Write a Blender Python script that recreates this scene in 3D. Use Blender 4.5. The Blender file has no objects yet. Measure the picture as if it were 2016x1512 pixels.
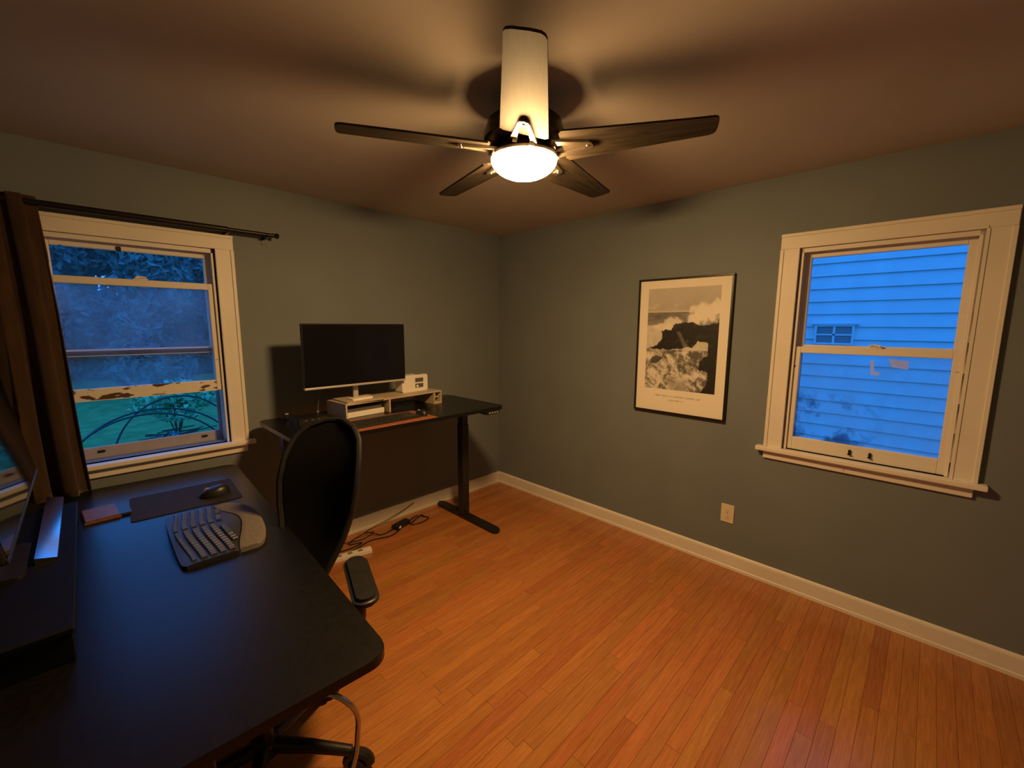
import bpy, bmesh, math, random
from mathutils import Vector, Matrix, Quaternion, noise
random.seed(7)
PI = math.pi
SC = bpy.context.scene
COL = SC.collection

# ---------------------------------------------------------------- camera
# room: corner of the two visible walls at the origin, room towards -x / -y, metres
CAM = Vector((-2.8815, -3.0316, 1.5951))
yaw, pitch, roll = 0.7794, -0.1379, 0.0041
fw = Vector((math.cos(yaw)*math.cos(pitch), math.sin(yaw)*math.cos(pitch), math.sin(pitch)))
rt = Vector((math.sin(yaw), -math.cos(yaw), 0))
up = rt.cross(fw)
r2 = rt*math.cos(roll) + up*math.sin(roll)
u2 = -rt*math.sin(roll) + up*math.cos(roll)
cam_d = bpy.data.cameras.new('camera'); cam = bpy.data.objects.new('camera', cam_d); COL.objects.link(cam)
cam.matrix_world = Matrix(((r2.x, u2.x, -fw.x, CAM.x), (r2.y, u2.y, -fw.y, CAM.y), (r2.z, u2.z, -fw.z, CAM.z), (0, 0, 0, 1)))
cam_d.sensor_width = 36.0; cam_d.lens = 830.04/2016*36.0; cam_d.clip_start = 0.02; cam_d.clip_end = 300
SC.camera = cam

# ---------------------------------------------------------------- dusk sky, exposure
SKY = (0.035, 0.29, 1.0); SKY_STRENGTH = 2.25
LAMP = (1.0, 0.585, 0.225); LAMP_STRENGTH = 315.0
w = bpy.data.worlds.new('dusk_sky'); SC.world = w; w.use_nodes = True
bg = w.node_tree.nodes['Background']; bg.inputs[0].default_value = (*SKY, 1); bg.inputs[1].default_value = SKY_STRENGTH
vs = SC.view_settings
vs.view_transform = 'Standard'; vs.look = 'None'; vs.exposure = -0.18; vs.gamma = 1.0; vs.use_curve_mapping = False

# ---------------------------------------------------------------- materials
MATS = {}
def mat(name, col=(.5, .5, .5), rough=.5, metal=0., spec=.5, emis=None, estr=0., coat=0., sheen=0.):
    m = bpy.data.materials.new(name); m.use_nodes = True
    b = m.node_tree.nodes['Principled BSDF']
    b.inputs['Base Color'].default_value = (*col, 1); b.inputs['Roughness'].default_value = rough
    b.inputs['Metallic'].default_value = metal; b.inputs['Specular IOR Level'].default_value = spec
    b.inputs['Coat Weight'].default_value = coat; b.inputs['Sheen Weight'].default_value = sheen
    if emis:
        b.inputs['Emission Color'].default_value = (*emis, 1); b.inputs['Emission Strength'].default_value = estr
    MATS[name] = m
    return m
def nn(m, t, **kw):
    n = m.node_tree.nodes.new(t)
    for k, v in kw.items(): setattr(n, k, v)
    return n
def lk(m, a, b): m.node_tree.links.new(a, b)
def bsdf(m): return m.node_tree.nodes['Principled BSDF']
def noisy(m, c1, c2, scale=5., detail=4., coord='Object', stretch=(1, 1, 1), lo=.35, hi=.65, bump=0., bscale=None, bdist=.002):
    """two-tone procedural colour plus optional fine bump"""
    tc = nn(m, 'ShaderNodeTexCoord'); mp = nn(m, 'ShaderNodeMapping'); mp.inputs['Scale'].default_value = stretch
    lk(m, tc.outputs[coord], mp.inputs[0])
    n = nn(m, 'ShaderNodeTexNoise'); n.inputs['Scale'].default_value = scale; n.inputs['Detail'].default_value = detail
    lk(m, mp.outputs[0], n.inputs['Vector'])
    r = nn(m, 'ShaderNodeValToRGB'); r.color_ramp.elements[0].position = lo; r.color_ramp.elements[1].position = hi
    r.color_ramp.elements[0].color = (*c1, 1); r.color_ramp.elements[1].color = (*c2, 1)
    lk(m, n.outputs['Fac'], r.inputs[0]); lk(m, r.outputs[0], bsdf(m).inputs['Base Color'])
    if bump:
        n2 = nn(m, 'ShaderNodeTexNoise'); n2.inputs['Scale'].default_value = bscale or scale*8; n2.inputs['Detail'].default_value = 3
        lk(m, mp.outputs[0], n2.inputs['Vector'])
        b = nn(m, 'ShaderNodeBump'); b.inputs['Strength'].default_value = bump; b.inputs['Distance'].default_value = bdist
        lk(m, n2.outputs['Fac'], b.inputs['Height']); lk(m, b.outputs[0], bsdf(m).inputs['Normal'])
    return m

M_WALL = noisy(mat('wall_paint', rough=.62, spec=.3), (.165, .190, .205), (.18, .206, .222), 2.5, bump=.12, bscale=180)
M_CEIL = noisy(mat('ceiling_paint', rough=.75, spec=.2), (.45, .41, .37), (.49, .45, .405), 2.0, bump=.15, bscale=120)
M_TRIM = noisy(mat('cream_trim_paint', rough=.45, spec=.4), (.74, .69, .60), (.80, .75, .67), 3.0, bump=.08, bscale=40)
def worn(name, th):
    m = mat(name, rough=.5, spec=.35)
    tc = nn(m, 'ShaderNodeTexCoord'); n = nn(m, 'ShaderNodeTexNoise'); n.inputs['Scale'].default_value = 16; n.inputs['Detail'].default_value = 5
    mp = nn(m, 'ShaderNodeMapping'); mp.inputs['Scale'].default_value = (.55, .55, 1.3); lk(m, tc.outputs['Object'], mp.inputs[0]); lk(m, mp.outputs[0], n.inputs['Vector'])
    r = nn(m, 'ShaderNodeValToRGB'); e = r.color_ramp.elements
    e[0].position = th; e[0].color = (.09, .045, .02, 1); e[1].position = th+.03; e[1].color = (.76, .71, .62, 1)
    lk(m, n.outputs['Fac'], r.inputs[0]); lk(m, r.outputs[0], bsdf(m).inputs['Base Color'])
    return m
M_SASH = worn('worn_sash_paint', .31); M_SASH_BAD = worn('badly_worn_sash_paint', .455)
M_STORM = noisy(mat('shaded_storm_paint', rough=.7, spec=.2), (.34, .30, .30), (.42, .38, .38), 6)  # greyed below the trim cream, so the frame's shade is in the colour
M_SHADEWOOD = noisy(mat('shaded_worn_wood', rough=.8, spec=.2), (.035, .022, .014), (.075, .05, .034), 14, stretch=(.3, 1, 1))  # dark tone paints the backlit rail's shade along with worn wood
def wood(name, dark, light, rough, spec=.5, grain=(1.2, 22, 22), scale=6., vary=.0, coat=0.):
    m = mat(name, rough=rough, spec=spec, coat=coat)
    tc = nn(m, 'ShaderNodeTexCoord'); oi = nn(m, 'ShaderNodeObjectInfo')
    ad = nn(m, 'ShaderNodeVectorMath', operation='ADD'); mul = nn(m, 'ShaderNodeVectorMath', operation='SCALE'); mul.inputs['Scale'].default_value = 37.0
    cb = nn(m, 'ShaderNodeCombineXYZ')
    for i in range(3): lk(m, oi.outputs['Random'], cb.inputs[i])
    lk(m, cb.outputs[0], mul.inputs[0]); 
    geo = nn(m, 'ShaderNodeNewGeometry') if vary else None
    lk(m, (geo.outputs['Position'] if vary else tc.outputs['Object']), ad.inputs[0]); lk(m, mul.outputs[0], ad.inputs[1])
    mp = nn(m, 'ShaderNodeMapping'); mp.inputs['Scale'].default_value = grain; lk(m, ad.outputs[0], mp.inputs[0])
    n = nn(m, 'ShaderNodeTexNoise'); n.inputs['Scale'].default_value = scale; n.inputs['Detail'].default_value = 6; n.inputs['Distortion'].default_value = .6
    lk(m, mp.outputs[0], n.inputs['Vector'])
    r = nn(m, 'ShaderNodeValToRGB'); e = r.color_ramp.elements; e[0].position = .3; e[1].position = .7; e[0].color = (*dark, 1); e[1].color = (*light, 1)
    lk(m, n.outputs['Fac'], r.inputs[0]); out = r.outputs[0]
    if vary:
        hsv = nn(m, 'ShaderNodeHueSaturation'); mr = nn(m, 'ShaderNodeMapRange'); mr.inputs['To Min'].default_value = 1-vary; mr.inputs['To Max'].default_value = 1+vary
        lk(m, oi.outputs['Random'], mr.inputs['Value']); lk(m, mr.outputs[0], hsv.inputs['Value'])
        mr2 = nn(m, 'ShaderNodeMapRange'); mr2.inputs['To Min'].default_value = .492; mr2.inputs['To Max'].default_value = .508
        ml = nn(m, 'ShaderNodeMath', operation='FRACT'); mk = nn(m, 'ShaderNodeMath', operation='MULTIPLY'); mk.inputs[1].default_value = 7.31
        lk(m, oi.outputs['Random'], mk.inputs[0]); lk(m, mk.outputs[0], ml.inputs[0]); lk(m, ml.outputs[0], mr2.inputs['Value']); lk(m, mr2.outputs[0], hsv.inputs['Hue'])
        lk(m, out, hsv.inputs['Color']); out = hsv.outputs[0]
        # broad worn patches in the finish
        n3 = nn(m, 'ShaderNodeTexNoise'); n3.inputs['Scale'].default_value = 1.6; n3.inputs['Detail'].default_value = 2; lk(m, geo.outputs['Position'], n3.inputs['Vector'])
        mr3 = nn(m, 'ShaderNodeMapRange'); mr3.inputs['From Min'].default_value = .35; mr3.inputs['From Max'].default_value = .7; mr3.inputs['To Min'].default_value = rough-.07; mr3.inputs['To Max'].default_value = rough+.1
        lk(m, n3.outputs['Fac'], mr3.inputs['Value']); lk(m, mr3.outputs[0], bsdf(m).inputs['Roughness'])
    lk(m, out, bsdf(m).inputs['Base Color'])
    b = nn(m, 'ShaderNodeBump'); b.inputs['Strength'].default_value = .12; b.inputs['Distance'].default_value = .001
    lk(m, n.outputs['Fac'], b.inputs['Height']); lk(m, b.outputs[0], bsdf(m).inputs['Normal'])
    return m
M_FLOOR = wood('oak_floor', (.34, .120, .032), (.47, .185, .052), .23, spec=.55, vary=.12)
M_SUB = mat('floor_gap', (.05, .025, .012), .8)
M_BLADE = wood('dark_walnut_blade', (.018, .013, .008), (.050, .036, .023), .62, spec=.22, grain=(1.5, 14, 14), scale=5)
M_SHELF = wood('pale_oak_laminate', (.36, .29, .20), (.52, .44, .32), .5, grain=(2, 20, 20), scale=4)
M_NICKEL = mat('brushed_nickel', (.62, .56, .48), .33, 1.0)
M_BRONZE = mat('dark_bronze', (.045, .035, .028), .38, .8)
M_ROD = mat('rod_black_metal', (.018, .014, .011), .35, .5)
M_BLACKTOP = noisy(mat('black_laminate', rough=.31, spec=.42), (.004, .0035, .0033), (.0065, .006, .0055), 60, bump=.08, bscale=400)
M_RISER = mat('matte_black_board', (.003, .003, .003), .6, spec=.2)
M_BLACKMETAL = mat('black_powdercoat', (.012, .011, .010), .45)
M_BLACKPL = noisy(mat('black_plastic', rough=.4), (.010, .010, .010), (.015, .014, .014), 20)
M_MESH = noisy(mat('black_mesh_fabric', rough=.9, spec=.08), (.0025, .0025, .0025), (.005, .0045, .0045), 300)
M_SEAT = noisy(mat('dark_seat_fabric', rough=.9, spec=.2, sheen=.3), (.035, .03, .026), (.05, .044, .038), 200, bump=.2, bscale=600)
M_SCREEN = mat('black_glossy_screen', (.006, .006, .007), .06, spec=.55)
M_SCREEN2 = mat('black_matte_screen', (.005, .005, .007), .18, spec=.25)
M_SILVER = mat('silver_plastic', (.55, .52, .49), .35, .35)
M_WHITE = noisy(mat('white_plastic', rough=.45), (.72, .69, .63), (.78, .75, .69), 8)
M_PALE = mat('polished_aluminium', (.72, .74, .78), .16, 1.0)
M_GREYDARK = mat('dark_grey_panel', (.10, .09, .08), .35)
M_LEATHER = noisy(mat('orange_leather', rough=.6), (.24, .075, .030), (.30, .095, .040), 40, bump=.2, bscale=200)
M_BROWNL = noisy(mat('brown_leather', rough=.5), (.13, .060, .038), (.19, .09, .058), 50, bump=.3, bscale=150)
M_MATDARK = noisy(mat('charcoal_desk_mat', rough=.8, spec=.25), (.020, .016, .015), (.030, .024, .022), 120)
M_KEYBASE = mat('charcoal_keyboard_shell', (.020, .020, .022), .42)
M_KEY = mat('charcoal_keycap', (.045, .045, .050), .38)
M_PALM = noisy(mat('taupe_palm_rest', rough=.85, spec=.2), (.12, .105, .085), (.15, .13, .105), 90, bump=.2, bscale=400)
M_CURTAIN = noisy(mat('brown_curtain_fabric', rough=.9, spec=.15, sheen=.2), (.040, .021, .010), (.058, .031, .015), 30, stretch=(1, 1, .2), bump=.2, bscale=500)
M_FRAME = mat('black_picture_frame', (.010, .009, .008), .35)
M_PAPER = mat('poster_paper', (.80, .75, .66), .6, spec=.3)
M_INK = mat('print_ink', (.20, .17, .14), .7)
M_CABLE = mat('black_cable', (.012, .010, .009), .5)
M_STEEL = mat('braided_steel_cable', (.50, .50, .54), .22, 1.0)
M_PLATE = mat('almond_plate', (.70, .62, .48), .4)
M_SLOT = mat('outlet_slot', (.22, .17, .11), .6)
M_SIDING = noisy(mat('white_vinyl_siding', rough=.55, spec=.3), (.66, .68, .72), (.72, .74, .78), 3, bump=.05, bscale=50)
M_LAWN = noisy(mat('lawn_grass', rough=1., spec=.05), (.09, .21, .075), (.15, .31, .11), 3.0, detail=8, bump=.6, bscale=60, bdist=.03)
M_LEAF = noisy(mat('tree_leaves', rough=.8, spec=.2), (.09, .17, .17), (.17, .30, .27), .8)
M_LEAF2 = noisy(mat('bright_shrub_leaves', rough=.8, spec=.2), (.20, .46, .24), (.30, .62, .34), 2.0)
M_BARK = noisy(mat('bark', rough=.95, spec=.1), (.05, .04, .03), (.09, .07, .05), 12)
M_HOOP = mat('dark_garden_hoop', (.03, .035, .035), .6)
M_FARGLASS = mat('far_window_glass', (.22, .24, .27), .2)
M_ROOF = noisy(mat('grey_shingles', rough=.9), (.07, .07, .075), (.11, .11, .115), 10)
M_REFLECT = mat('pale_reflection', (.85, .85, .85), .7)  # pale colour painting a reflection on the window pane
tl_ = nn(M_REFLECT, 'ShaderNodeBsdfTranslucent'); tl_.inputs[0].default_value = (.9, .9, .9, 1); mx_ = nn(M_REFLECT, 'ShaderNodeMixShader'); mx_.inputs[0].default_value = .6
lk(M_REFLECT, bsdf(M_REFLECT).outputs[0], mx_.inputs[1]); lk(M_REFLECT, tl_.outputs[0], mx_.inputs[2]); lk(M_REFLECT, mx_.outputs[0], M_REFLECT.node_tree.nodes['Material Output'].inputs[0])
M_BOWL = mat('lit_frosted_glass', (.9, .86, .78), .4, emis=LAMP, estr=LAMP_STRENGTH)

def glass(name, haze=.04, smudge=.0, tint=(.95, .97, 1.), grime=False):
    """thin window pane: clear, a little mirror-like, with a film of dirt that scatters daylight"""
    m = bpy.data.materials.new(name); m.use_nodes = True; nt = m.node_tree; nt.nodes.remove(bsdf(m)); out = nt.nodes['Material Output']
    tr = nn(m, 'ShaderNodeBsdfTransparent'); tr.inputs[0].default_value = (*tint, 1)
    gl = nn(m, 'ShaderNodeBsdfGlossy'); gl.inputs['Roughness'].default_value = .02
    df = nn(m, 'ShaderNodeBsdfTranslucent'); df.inputs[0].default_value = (.8, .8, .8, 1)
    fr = nn(m, 'ShaderNodeFresnel'); fr.inputs[0].default_value = 1.25
    m1 = nn(m, 'ShaderNodeMixShader'); lk(m, fr.outputs[0], m1.inputs[0]); lk(m, tr.outputs[0], m1.inputs[1]); lk(m, gl.outputs[0], m1.inputs[2])
    m2 = nn(m, 'ShaderNodeMixShader'); lk(m, m1.outputs[0], m2.inputs[1]); lk(m, df.outputs[0], m2.inputs[2])
    tc = nn(m, 'ShaderNodeTexCoord'); n = nn(m, 'ShaderNodeTexNoise'); n.inputs['Scale'].default_value = 5; n.inputs['Detail'].default_value = 5; lk(m, tc.outputs['Object'], n.inputs['Vector'])
    mr = nn(m, 'ShaderNodeMapRange'); mr.inputs['From Min'].default_value = .35; mr.inputs['From Max'].default_value = .7
    mr.inputs['To Min'].default_value = haze; mr.inputs['To Max'].default_value = haze+smudge
    lk(m, n.outputs['Fac'], mr.inputs['Value']); lk(m, mr.outputs[0], m2.inputs[0]); lk(m, m2.outputs[0], out.inputs[0])
    if grime:                       # patches of old dirt low on the left half of the pane
        sx = nn(m, 'ShaderNodeSeparateXYZ'); lk(m, tc.outputs['Object'], sx.inputs[0])
        def rng_(src, a0, a1):
            q = nn(m, 'ShaderNodeMapRange'); q.inputs['From Min'].default_value = a0; q.inputs['From Max'].default_value = a1; lk(m, src, q.inputs['Value']); return q.outputs[0]
        g1 = nn(m, 'ShaderNodeTexNoise'); g1.inputs['Scale'].default_value = 9; g1.inputs['Detail'].default_value = 6; g1.inputs['Roughness'].default_value = .65; lk(m, tc.outputs['Object'], g1.inputs['Vector'])
        p1 = nn(m, 'ShaderNodeMath', operation='MULTIPLY'); lk(m, rng_(sx.outputs['Z'], 1.24, 1.14), p1.inputs[0]); lk(m, rng_(sx.outputs['X'], .46, .28), p1.inputs[1])
        p2 = nn(m, 'ShaderNodeMath', operation='MULTIPLY'); lk(m, p1.outputs[0], p2.inputs[0]); lk(m, rng_(g1.outputs['Fac'], .50, .64), p2.inputs[1])
        mc = nn(m, 'ShaderNodeMixRGB'); mc.inputs[1].default_value = (*tint, 1); mc.inputs[2].default_value = (.42, .47, .55, 1); lk(m, p2.outputs[0], mc.inputs[0]); lk(m, mc.outputs[0], tr.inputs[0])
    MATS[name] = m
    return m
M_GLASS = glass('clear_pane', .02, .02)
M_GLASS_HAZY = glass('dusty_pane', .09, .10)
M_GLASS_DIRTY = glass('smudged_pane', .07, .18, grime=True)

# ---------------------------------------------------------------- mesh helpers
def B(): return bmesh.new()
def box(bm, lo, hi, bev=0., seg=1, mx=None):
    v = [bm.verts.new((x, y, z)) for x in (lo[0], hi[0]) for y in (lo[1], hi[1]) for z in (lo[2], hi[2])]
    idx = ((0, 1, 3, 2), (4, 6, 7, 5), (0, 4, 5, 1), (2, 3, 7, 6), (0, 2, 6, 4), (1, 5, 7, 3))
    f = [bm.faces.new([v[i] for i in q]) for q in idx]
    vs_ = v
    if bev > 0:
        es = list({e for q in f for e in q.edges})
        r = bmesh.ops.bevel(bm, geom=es, offset=bev, segments=seg, affect='EDGES', profile=.6)
        vs_ = list({x for q in r['faces'] for x in q.verts} | {x for x in v if x.is_valid})
        vs_ = [x for x in vs_ if x.is_valid]
        # gather every vertex of this island
        seen = set(vs_); st = list(vs_)
        while st:
            a = st.pop()
            for e in a.link_edges:
                o = e.other_vert(a)
                if o not in seen: seen.add(o); st.append(o)
        vs_ = list(seen)
    if mx is not None:
        for x in vs_: x.co = mx @ x.co
    return bm
def cbox(bm, c, s, bev=0., seg=1, mx=None):
    return box(bm, [c[i]-s[i]/2 for i in range(3)], [c[i]+s[i]/2 for i in range(3)], bev, seg, mx)
def lathe(bm, prof, seg=40, c=(0, 0, 0), mx=None):
    rings = []
    for r, z in prof:
        if r < 1e-6: rings.append([bm.verts.new((c[0], c[1], c[2]+z))])
        else: rings.append([bm.verts.new((c[0]+r*math.cos(2*PI*i/seg), c[1]+r*math.sin(2*PI*i/seg), c[2]+z)) for i in range(seg)])
    for a, b in zip(rings, rings[1:]):
        for i in range(seg):
            j = (i+1) % seg
            if len(a) == 1 and len(b) == 1: continue
            if len(a) == 1: bm.faces.new((a[0], b[j], b[i]))
            elif len(b) == 1: bm.faces.new((a[i], a[j], b[0]))
            else: bm.faces.new((a[i], a[j], b[j], b[i]))
    if mx is not None:
        for rg in rings:
            for v in rg: v.co = mx @ v.co
    bmesh.ops.recalc_face_normals(bm, faces=bm.faces)
    return bm
def smooth_path(pts, n=8, closed=False):
    P = [Vector(p) for p in pts]; out = []
    N = len(P); rng = range(N if closed else N-1)
    for i in rng:
        p1, p2 = P[i], P[(i+1) % N]
        p0 = P[i-1] if (closed or i > 0) else p1*2-p2
        p3 = P[(i+2) % N] if (closed or i+2 < N) else p2*2-p1
        for k in range(n):
            t = k/n
            out.append(.5*((2*p1)+(-p0+p2)*t+(2*p0-5*p1+4*p2-p3)*t*t+(-p0+3*p1-3*p2+p3)*t**3))
    if not closed: out.append(P[-1])
    return out
def tube(bm, pts, r, seg=8, closed=False, rfun=None, flat=1.0):
    P = [Vector(p) for p in pts]; n = len(P); rings = []
    def tan(i):
        a = P[(i-1) % n] if (closed or i > 0) else P[i]; b = P[(i+1) % n] if (closed or i < n-1) else P[i]
        return (b-a).normalized()
    t0 = tan(0); ref = Vector((0, 0, 1)) if abs(t0.z) < .9 else Vector((1, 0, 0))
    nrm = (ref - t0*ref.dot(t0)).normalized()
    for i in range(n):
        t = tan(i); nrm = (nrm - t*nrm.dot(t)).normalized(); b = t.cross(nrm)
        rr = rfun(i/(n-1)) if rfun else r
        rings.append([bm.verts.new(P[i] + nrm*rr*flat*math.cos(2*PI*k/seg) + b*rr*math.sin(2*PI*k/seg)) for k in range(seg)])
    for i in range(n if closed else n-1):
        a, b = rings[i], rings[(i+1) % n]
        for k in range(seg): bm.faces.new((a[k], a[(k+1) % seg], b[(k+1) % seg], b[k]))
    if not closed:
        bm.faces.new(rings[0][::-1]); bm.faces.new(rings[-1])
    bmesh.ops.recalc_face_normals(bm, faces=bm.faces)
    return bm
def prism(bm, poly, z0, z1, mx=None, bev=0.):
    a = [bm.verts.new((p[0], p[1], z0)) for p in poly]; b = [bm.verts.new((p[0], p[1], z1)) for p in poly]
    f = [bm.faces.new(a[::-1]), bm.faces.new(b)]; n = len(poly)
    for i in range(n): f.append(bm.faces.new((a[i], a[(i+1) % n], b[(i+1) % n], b[i])))
    vs_ = a+b
    if bev:
        r = bmesh.ops.bevel(bm, geom=list(f[1].edges), offset=bev, segments=2, affect='EDGES')
        vs_ = [v for v in bm.verts]
    if mx is not None:
        for v in vs_: v.co = mx @ v.co
    bmesh.ops.recalc_face_normals(bm, faces=bm.faces)
    return bm
def rrect(x0, y0, x1, y1, r, n=6):
    out = []
    for cx, cy, a in ((x1-r, y1-r, 0), (x0+r, y1-r, 90), (x0+r, y0+r, 180), (x1-r, y0+r, 270)):
        for k in range(n+1):
            t = math.radians(a+90*k/n); out.append((cx+r*math.cos(t), cy+r*math.sin(t)))
    return out
def obj(name, bm, m, parent=None, smooth=False, label=None):
    me = bpy.data.meshes.new(name); bm.to_mesh(me); bm.free()
    if smooth:
        for p in me.polygons: p.use_smooth = True
        try: me.set_sharp_from_angle(angle=math.radians(smooth if smooth is not True else 40))
        except Exception: pass
    me.materials.append(m)
    o = bpy.data.objects.new(name, me); COL.objects.link(o)
    if parent: o.parent = parent
    if label: o['label'] = label
    return o
def tag(o, label=None, cat=None, group=None, kind=None):
    if label: o['label'] = label
    if cat: o['category'] = cat
    if group: o['group'] = group
    if kind: o['kind'] = kind
    return o
def thing(name, label, cat, loc=(0, 0, 0), rz=0., group=None, kind=None):
    o = bpy.data.objects.new(name, None); COL.objects.link(o); o.empty_display_size = .05
    o.location = loc; o.rotation_euler = (0, 0, rz)
    return tag(o, label, cat, group, kind)
def struct(name, bm, m, label=None, cat=None):
    o = obj(name, bm, m); o['kind'] = 'structure'
    return tag(o, label, cat)
def dup(o, parent=None, loc=None, rot=None):
    c = o.copy(); COL.objects.link(c)
    if parent: c.parent = parent
    if loc is not None: c.location = loc
    if rot is not None: c.rotation_euler = rot
    return c

# ================================================================ ROOM SHELL
RX, RY, RH, TH = -3.45, -3.90, 2.44, .16
W1 = (-3.01, -2.29, .875, 2.03)     # left window opening  (x0, x1, z0, z1) in wall y = 0
W2 = (-3.165, -2.455, .875, 2.03)   # right window opening (y0, y1, z0, z1) in wall x = 0
b = B()
for lo, hi in (((RX-TH, 0, 0), (W1[0], TH, RH)), ((W1[1], 0, 0), (TH, TH, RH)), ((W1[0], 0, 0), (W1[1], TH, W1[2])), ((W1[0], 0, W1[3]), (W1[1], TH, RH))): box(b, lo, hi)
struct('wall_left', b, M_WALL, 'grey green painted wall with the open window and standing desk', 'wall')
b = B()
for lo, hi in (((0, W2[1], 0), (TH, 0, RH)), ((0, RY-TH, 0), (TH, W2[0], RH)), ((0, W2[0], 0), (TH, W2[1], W2[2])), ((0, W2[0], W2[3]), (TH, W2[1], RH))): box(b, lo, hi)
struct('wall_right', b, M_WALL, 'grey green painted wall with the framed poster and closed window', 'wall')
b = B(); box(b, (RX-TH, RY-TH, 0), (0, RY, RH)); struct('wall_back', b, M_WALL, 'grey green painted wall behind the viewer', 'wall')
b = B(); box(b, (RX-TH, RY, 0), (RX, 0, RH)); struct('wall_side', b, M_WALL, 'grey green painted wall beside the black desk', 'wall')
b = B(); box(b, (RX-TH, RY-TH, RH), (TH, TH, RH+.12)); struct('ceiling', b, M_CEIL, 'smooth off white ceiling around the fan', 'ceiling')
b = B(); box(b, (RX-TH, RY-TH, -.14), (TH, TH, -.018)); floor = struct('floor', b, M_SUB, 'worn orange oak strip floor', 'floor')

# oak strips, running along x; unit mesh shared by all boards, scaled in length
PW = .0572
b = B(); box(b, (-.5, -PW/2+.0004, -.018), (.5, PW/2-.0004, 0.)); bmesh.ops.bevel(b, geom=[e for e in b.edges if all(v.co.z > -.001 for v in e.verts)], offset=.0005, segments=1, affect='EDGES')
plank0 = obj('plank', b, M_FLOOR, floor)
rows = int(-RY/PW)+1; first = True
random.seed(21)
for r_ in range(rows):
    yc = -PW*(r_+.5); x = 0.0-random.uniform(-.5, 0)*0
    if yc-PW/2 < RY-.03: break
    while x > RX+.001:
        L = random.choice((.45, .62, .8, .95, 1.15, 1.4)) if x < -.001 else random.uniform(.3, 1.2)
        x1 = max(x-L, RX)
        if x1-RX < .25: x1 = RX
        L = x-x1
        o = plank0 if first else dup(plank0, floor)
        first = False
        o.location = ((x+x1)/2, yc, 0); o.scale = (L-.0009, 1, 1)
        x = x1

def baseboard(name, a, b_, n, label):
    """a, b_: end points on the floor, n: inward normal"""
    bm = B(); a = Vector((*a, 0)); b_ = Vector((*b_, 0)); n = Vector((*n, 0)); d = (b_-a).normalized(); L = (b_-a).length
    prof = ((0, 0), (.017, 0), (.017, .018), (.013, .022), (.013, .094), (.010, .104), (.004, .110), (0, .110))
    A = [bm.verts.new(a+n*p[0]+Vector((0, 0, p[1]))) for p in prof]; Bv = [bm.verts.new(b_+n*p[0]+Vector((0, 0, p[1]))) for p in prof]
    for i in range(len(prof)):
        j = (i+1) % len(prof); bm.faces.new((A[i], A[j], Bv[j], Bv[i]))
    bm.faces.new(A); bm.faces.new(Bv); bmesh.ops.recalc_face_normals(bm, faces=bm.faces)
    struct(name, bm, M_TRIM, label, 'baseboard')
baseboard('baseboard_left', (RX, 0), (0, 0), (0, -1), 'cream baseboard under the standing desk')
baseboard('baseboard_right', (0, 0), (0, RY), (-1, 0), 'cream baseboard running below the poster and outlet')
baseboard('baseboard_back', (RX, RY), (0, RY), (0, 1), 'cream baseboard behind the viewer')
baseboard('baseboard_side', (RX, RY), (RX, 0), (1, 0), 'cream baseboard behind the black desk')

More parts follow.
